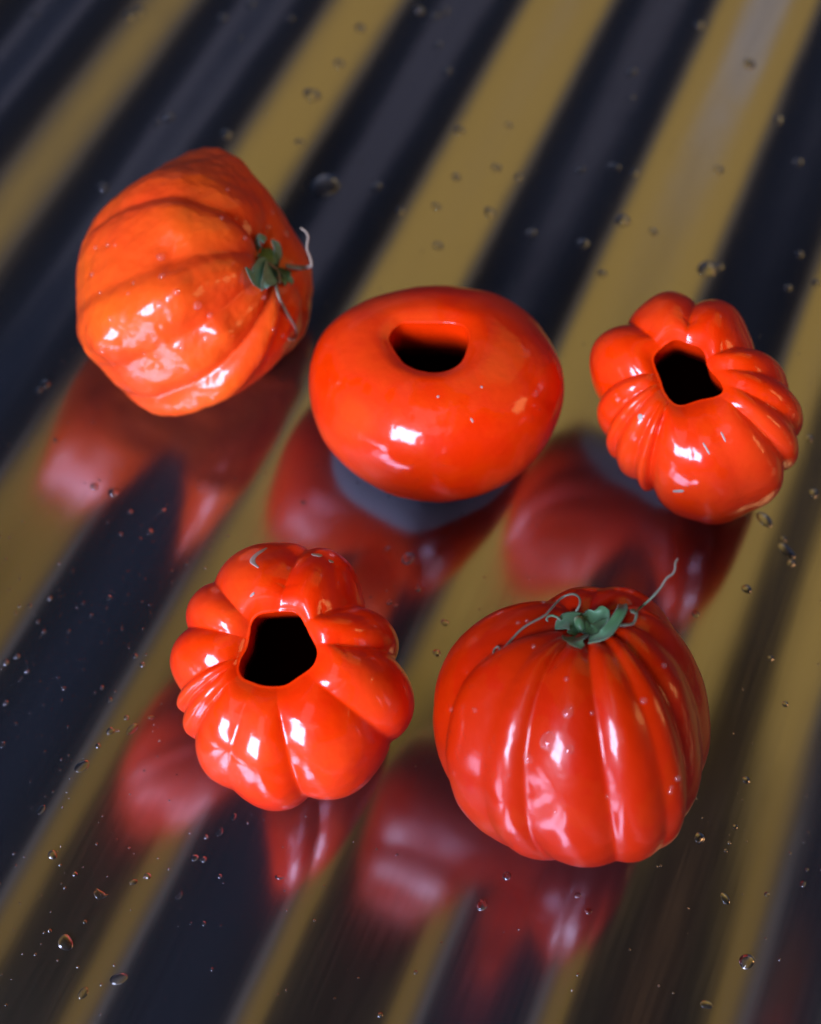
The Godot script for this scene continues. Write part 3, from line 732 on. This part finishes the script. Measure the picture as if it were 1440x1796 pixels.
# x, z, radius, shape, turn, label
var DROPS := [
	[-0.1308, 0.0720, 0.00106, 2, 5.66, "small round drop well left of the chipped hollow tomato, third from top there"],
	[-0.1292, 0.0879, 0.00124, 1, 6.11, "small round drop well left of the chipped hollow tomato, fourth from top there"],
	[-0.0983, 0.0716, 0.00083, 1, 3.82, "tiny round drop left of the chipped hollow tomato, fifth from top there"],
	[-0.0951, 0.0761, 0.00083, 1, 1.36, "tiny round drop left of the chipped hollow tomato, sixth from top there"],
	[-0.0893, 0.0821, 0.00083, 1, 1.41, "tiny round drop left of the chipped hollow tomato, seventh from top there"],
	[-0.0938, 0.0870, 0.00123, 6, 1.59, "small round drop left of the chipped hollow tomato, second from top there"],
	[-0.0873, 0.0857, 0.00115, 4, 2.29, "medium long drop left of the chipped hollow tomato"],
	[-0.0818, 0.0811, 0.00064, 4, -0.16, "small long drop just left of the chipped hollow tomato"],
	[-0.0971, 0.0922, 0.00082, 0, 3.98, "tiny round drop left of the chipped hollow tomato, eighth from top there"],
	[-0.1013, 0.0993, 0.00162, 3, 2.52, "large oval drop left of the chipped hollow tomato"],
	[-0.1121, 0.1138, 0.00111, 3, 2.15, "medium oval drop well left of the chipped hollow tomato"],
	[-0.1070, 0.1280, 0.00137, 6, 0.03, "medium round drop well below and left of the chipped hollow tomato"],
	[-0.1001, 0.1330, 0.00078, 0, 5.42, "tiny round drop well below and left of the chipped hollow tomato, first from top there"],
	[-0.0926, 0.1379, 0.00109, 5, -2.91, "medium curved drop well below and left of the chipped hollow tomato"],
	[-0.1010, 0.1531, 0.00230, 6, 6.18, "large round drop well below and left of the chipped hollow tomato"],
	[-0.0834, 0.1332, 0.00079, 3, 2.86, "small oval drop below and left of the chipped hollow tomato"],
	[-0.0794, 0.1310, 0.00099, 6, 2.46, "small round drop below and left of the chipped hollow tomato"],
	[-0.0658, 0.1250, 0.00120, 6, 5.10, "small round drop below the chipped hollow tomato, first from left there"],
	[-0.0629, 0.1257, 0.00100, 1, 2.43, "small round drop below the chipped hollow tomato, second from left there"],
	[-0.0695, 0.1372, 0.00073, 5, 2.21, "small curved drop below the chipped hollow tomato"],
	[-0.0586, 0.1169, 0.00075, 5, 2.21, "small curved drop just below the chipped hollow tomato"],
	[-0.0545, 0.1120, 0.00081, 3, 2.02, "small oval drop just below the chipped hollow tomato"],
	[-0.0628, 0.1181, 0.00080, 0, 4.04, "tiny round drop below the chipped hollow tomato, first from top there"],
	[-0.0389, 0.1350, 0.00072, 4, 0.26, "small long drop below the chipped hollow tomato"],
	[-0.0574, 0.1321, 0.00079, 0, 2.74, "tiny round drop below the chipped hollow tomato, second from top there"],
	[-0.0611, 0.1471, 0.00077, 0, 0.25, "tiny round drop well below the chipped hollow tomato, first from top there"],
	[-0.0851, 0.1625, 0.00168, 3, 2.96, "large oval drop well below and left of the chipped hollow tomato"],
	[-0.0948, 0.1670, 0.00122, 3, 2.17, "medium oval drop well below and left of the chipped hollow tomato"],
	[-0.0573, 0.1623, 0.00057, 0, 5.44, "tiny round drop well below the chipped hollow tomato, second from top there"],
	[-0.1056, 0.1503, 0.00058, 0, 2.77, "tiny round drop well below and left of the chipped hollow tomato, third from top there"],
	[-0.0962, 0.1465, 0.00058, 0, 3.77, "tiny round drop well below and left of the chipped hollow tomato, second from top there"],
	[0.0290, 0.1317, 0.00138, 0, 5.44, "medium round drop just below the dark red tomato"],
	[0.0213, 0.1404, 0.00176, 2, 5.30, "medium round drop below the dark red tomato"],
	[0.0491, 0.1408, 0.00096, 2, 3.32, "small round drop below the dark red tomato, first from top there"],
	[0.0520, 0.1460, 0.00096, 6, 5.25, "small round drop below the dark red tomato, second from top there"],
	[-0.0087, 0.1733, 0.00075, 0, 0.68, "tiny round drop well below and left of the dark red tomato, second from top there"],
	[0.0015, 0.1605, 0.00057, 1, 1.44, "tiny round drop well below and left of the dark red tomato, first from top there"],
	[0.0878, 0.1205, 0.00179, 6, 1.33, "medium round drop beside the edge of the dark red tomato"],
	[0.1049, 0.0998, 0.00123, 2, 4.00, "small round drop right of the dark red tomato, third from top there"],
	[0.0943, 0.1382, 0.00126, 3, 1.11, "medium oval drop below and right of the dark red tomato"],
	[0.0986, 0.1574, 0.00231, 2, 2.52, "large round drop well below and right of the dark red tomato"],
	[0.0855, 0.1701, 0.00121, 3, 0.25, "medium oval drop well below the dark red tomato"],
	[0.1177, 0.1344, 0.00098, 2, 2.36, "small round drop below and right of the dark red tomato"],
	[0.1195, 0.1298, 0.00059, 0, 3.92, "tiny round drop well below and right of the dark red tomato"],
	[0.1070, 0.1367, 0.00079, 1, 0.87, "tiny round drop below and right of the dark red tomato"],
	[0.0997, 0.1154, 0.00081, 1, 2.36, "tiny round drop just right of the dark red tomato, first from top there"],
	[0.0960, 0.1233, 0.00060, 1, 2.94, "tiny round drop just right of the dark red tomato, third from top there"],
	[0.0973, 0.1207, 0.00060, 0, 1.59, "tiny round drop just right of the dark red tomato, second from top there"],
	[0.1209, 0.0058, 0.00215, 3, 0.80, "large oval drop beside the edge of the smallest hollow tomato"],
	[0.1278, 0.0162, 0.00179, 4, 0.61, "large long drop just below the smallest hollow tomato"],
	[0.1290, 0.0206, 0.00155, 6, 1.59, "medium round drop below the smallest hollow tomato"],
	[0.1272, 0.0119, 0.00112, 6, 5.62, "small round drop just below the smallest hollow tomato"],
	[0.1117, 0.0335, 0.00174, 6, 2.28, "medium round drop right of the dark red tomato"],
	[0.1417, -0.0307, 0.00140, 1, 5.09, "small round drop just right of the smallest hollow tomato"],
	[0.1408, -0.0087, 0.00183, 6, 0.79, "medium round drop just right of the smallest hollow tomato"],
	[0.0933, 0.0444, 0.00129, 2, 1.15, "small round drop beside the edge of the dark red tomato, third from left there"],
	[0.1208, 0.0724, 0.00106, 2, 5.95, "small round drop right of the dark red tomato, second from top there"],
	[0.1177, 0.0569, 0.00107, 6, 5.21, "small round drop right of the dark red tomato, first from top there"],
	[-0.0008, 0.0204, 0.00243, 2, 2.62, "large round drop beside the edge of the chipped hollow tomato"],
	[-0.0078, 0.0141, 0.00112, 1, 2.24, "small round drop beside the edge of the chipped hollow tomato, first from top there"],
	[0.0025, 0.0342, 0.00109, 1, 2.08, "small round drop just right of the chipped hollow tomato"],
	[-0.0070, 0.0380, 0.00109, 2, 5.32, "small round drop beside the edge of the chipped hollow tomato, second from top there"],
	[0.0112, 0.0474, 0.00128, 6, 5.41, "small round drop beside the edge of the dark red tomato, second from left there"],
	[0.0085, 0.0586, 0.00127, 2, 4.20, "small round drop beside the edge of the dark red tomato, first from left there"],
	[-0.0373, -0.0048, 0.00091, 0, 3.75, "tiny round drop just left of the smooth hollow tomato"],
	[-0.0047, 0.0399, 0.00065, 1, 0.60, "tiny round drop beside the edge of the chipped hollow tomato"],
	[-0.1319, -0.0527, 0.00189, 0, 5.62, "medium round drop left of the orange tomato"],
	[-0.1339, -0.0500, 0.00142, 1, 0.63, "small round drop left of the orange tomato"],
	[-0.1046, -0.0120, 0.00185, 2, 0.40, "medium round drop above and left of the chipped hollow tomato"],
	[-0.1113, -0.0140, 0.00139, 2, 3.39, "small round drop below the orange tomato"],
	[-0.0863, -0.0003, 0.00127, 3, 2.95, "medium oval drop above and left of the chipped hollow tomato"],
	[-0.0979, -0.0029, 0.00114, 1, 3.72, "small round drop above and left of the chipped hollow tomato"],
	[-0.0894, 0.0084, 0.00135, 0, 2.28, "small round drop just above and left of the chipped hollow tomato"],
	[-0.1256, -0.0293, 0.00093, 0, 0.14, "tiny round drop below and left of the orange tomato"],
	[-0.1001, 0.0068, 0.00090, 0, 0.69, "tiny round drop above and left of the chipped hollow tomato, first from left there"],
	[-0.0926, 0.0107, 0.00067, 1, 5.23, "tiny round drop above and left of the chipped hollow tomato, second from left there"],
	[0.0038, -0.2752, 0.00234, 0, 3.59, "medium round drop well above and right of the orange tomato, first from top there"],
	[0.0108, -0.2696, 0.00232, 1, 5.22, "medium round drop well above and right of the orange tomato, third from top there"],
	[0.0151, -0.2715, 0.00232, 0, 5.09, "medium round drop well above and right of the orange tomato, second from top there"],
	[0.0120, -0.2463, 0.00227, 6, 4.08, "medium round drop well above and right of the orange tomato, fifth from top there"],
	[0.0154, -0.2240, 0.00222, 2, 4.19, "medium round drop well above and right of the orange tomato, sixth from top there"],
	[0.0200, -0.1871, 0.00215, 2, 3.02, "medium round drop well above and right of the orange tomato, seventh from top there"],
	[0.0183, -0.1624, 0.00181, 0, 5.44, "small round drop well above the smooth hollow tomato, first from left there"],
	[0.0348, -0.1723, 0.00214, 6, 0.96, "medium round drop well above the smooth hollow tomato"],
	[0.0440, -0.1696, 0.00184, 1, 2.97, "small round drop well above the smooth hollow tomato, third from left there"],
	[0.0101, -0.1456, 0.00178, 6, 5.56, "small round drop above the smooth hollow tomato, second from left there"],
	[0.0316, -0.1488, 0.00240, 6, 3.42, "medium round drop above the smooth hollow tomato, second from left there"],
	[0.0107, -0.1270, 0.00205, 6, 1.64, "medium round drop above the smooth hollow tomato, first from left there"],
	[0.0474, -0.1366, 0.00237, 1, 0.71, "medium round drop above the smooth hollow tomato, third from left there"],
	[0.0683, -0.1696, 0.00213, 6, 5.67, "medium round drop well above and right of the smooth hollow tomato"],
	[0.0816, -0.1664, 0.00193, 3, 0.72, "medium oval drop well above the smallest hollow tomato"],
	[0.0894, -0.1615, 0.00180, 1, 0.02, "small round drop well above the smallest hollow tomato, second from top there"],
	[0.0827, -0.1351, 0.00293, 2, 5.51, "large round drop above the smallest hollow tomato"],
	[0.0665, -0.1234, 0.00261, 1, 4.60, "medium round drop above and right of the smooth hollow tomato"],
	[0.0730, -0.1072, 0.00172, 0, 4.69, "small round drop just above the smallest hollow tomato, first from left there"],
	[0.1242, -0.2525, 0.00227, 1, 2.18, "medium round drop well above the smallest hollow tomato, second from left there"],
	[0.1448, -0.2347, 0.00257, 2, 2.90, "medium round drop well above the smallest hollow tomato, fourth from left there"],
	[0.1540, -0.2040, 0.00221, 6, 0.78, "medium round drop well above the smallest hollow tomato, fifth from left there"],
	[0.1572, -0.1745, 0.00245, 1, 4.73, "medium round drop well above the smallest hollow tomato, sixth from left there"],
	[0.1252, -0.1720, 0.00214, 6, 4.74, "medium round drop well above the smallest hollow tomato, third from left there"],
	[0.1154, -0.1190, 0.00381, 2, 5.76, "large round drop just above the smallest hollow tomato"],
	[0.1204, -0.1204, 0.00176, 0, 1.09, "small round drop just above the smallest hollow tomato, second from left there"],
	[0.0937, -0.2280, 0.00256, 6, 1.23, "medium round drop well above the smallest hollow tomato, first from left there"],
	[0.0920, -0.2094, 0.00157, 6, 4.79, "small round drop well above the smallest hollow tomato, first from top there"],
	[0.0406, -0.1962, 0.00156, 6, 1.44, "small round drop well above the smooth hollow tomato, second from left there"],
	[0.0946, -0.1321, 0.00176, 1, 6.11, "small round drop above the smallest hollow tomato, first from left there"],
	[0.1495, -0.1181, 0.00174, 0, 4.16, "small round drop above the smallest hollow tomato, second from left there"],
	[0.1535, -0.1019, 0.00171, 0, 3.41, "small round drop just above and right of the smallest hollow tomato"],
	[0.1428, -0.1009, 0.00171, 2, 5.68, "small round drop just above the smallest hollow tomato, third from left there"],
	[-0.1221, -0.2610, 0.00229, 1, 3.36, "medium round drop well above the orange tomato, first from left there"],
	[-0.1181, -0.2653, 0.00230, 1, 3.16, "medium round drop well above the orange tomato, second from left there"],
	[-0.0706, -0.2763, 0.00266, 2, 1.71, "medium round drop well above the orange tomato, fourth from left there"],
	[-0.0830, -0.2698, 0.00233, 6, 2.96, "medium round drop well above the orange tomato, third from left there"],
	[-0.1661, -0.2710, 0.00199, 1, 0.04, "small round drop well above and left of the orange tomato"],
	[-0.0517, -0.2568, 0.00163, 0, 5.85, "small round drop well above the orange tomato, second from left there"],
	[-0.0219, -0.2583, 0.00230, 2, 1.81, "medium round drop well above and right of the orange tomato, fourth from top there"],
	[-0.0305, -0.2353, 0.00225, 1, 2.57, "medium round drop above and right of the orange tomato"],
	[-0.0414, -0.2144, 0.00348, 6, 5.09, "large round drop above the orange tomato"],
	[-0.0346, -0.1645, 0.00609, 2, 3.24, "large round drop just right of the orange tomato"],
	[-0.0136, -0.1557, 0.00239, 6, 4.52, "medium round drop right of the orange tomato"],
	[-0.1245, -0.1634, 0.00243, 0, 5.64, "medium round drop beside the edge of the orange tomato"],
	[-0.0749, -0.1841, 0.00245, 1, 2.57, "medium round drop just above the orange tomato"],
	[-0.1011, -0.2034, 0.00251, 0, 3.55, "medium round drop above the orange tomato"],
	[-0.1057, -0.2003, 0.00157, 2, 0.46, "small round drop just above the orange tomato, first from left there"],
	[-0.0458, -0.1880, 0.00186, 6, 4.73, "small round drop just above the orange tomato, second from left there"],
	[-0.0040, -0.1404, 0.00177, 0, 5.24, "small round drop above the smooth hollow tomato, first from left there"],
	[-0.0739, -0.2500, 0.00163, 1, 1.43, "small round drop well above the orange tomato, first from left there"],
	[-0.1216, 0.0318, 0.00088, 0, 4.94, "tiny round drop well left of the chipped hollow tomato, first from top there"],
	[-0.1220, 0.0451, 0.00087, 0, 4.09, "tiny round drop well left of the chipped hollow tomato, fifth from top there"],
	[-0.1132, 0.0461, 0.00087, 1, 2.79, "tiny round drop well left of the chipped hollow tomato, fourth from top there"],
	[-0.1329, 0.0567, 0.00108, 0, 1.85, "small round drop well left of the chipped hollow tomato, second from top there"],
	[-0.1296, 0.0543, 0.00108, 6, 2.06, "small round drop well left of the chipped hollow tomato, first from top there"],
	[-0.1253, 0.0605, 0.00086, 0, 2.65, "tiny round drop well left of the chipped hollow tomato, sixth from top there"],
	[-0.1061, 0.0412, 0.00087, 1, 5.78, "tiny round drop left of the chipped hollow tomato, second from top there"],
	[-0.1007, 0.0347, 0.00109, 1, 1.76, "small round drop left of the chipped hollow tomato, first from top there"],
	[-0.0886, 0.0603, 0.00084, 1, 0.55, "tiny round drop left of the chipped hollow tomato, third from top there"],
	[-0.0860, 0.0634, 0.00084, 0, 4.33, "tiny round drop left of the chipped hollow tomato, fourth from top there"],
	[-0.1097, 0.0350, 0.00066, 0, 5.38, "tiny round drop left of the chipped hollow tomato, first from top there"],
	[-0.1111, 0.0700, 0.00063, 0, 2.54, "tiny round drop well left of the chipped hollow tomato, seventh from top there"],
	[-0.1278, 0.0351, 0.00066, 1, 6.00, "tiny round drop well left of the chipped hollow tomato, second from top there"],
	[-0.1244, 0.0410, 0.00066, 0, 1.97, "tiny round drop well left of the chipped hollow tomato, third from top there"],
]
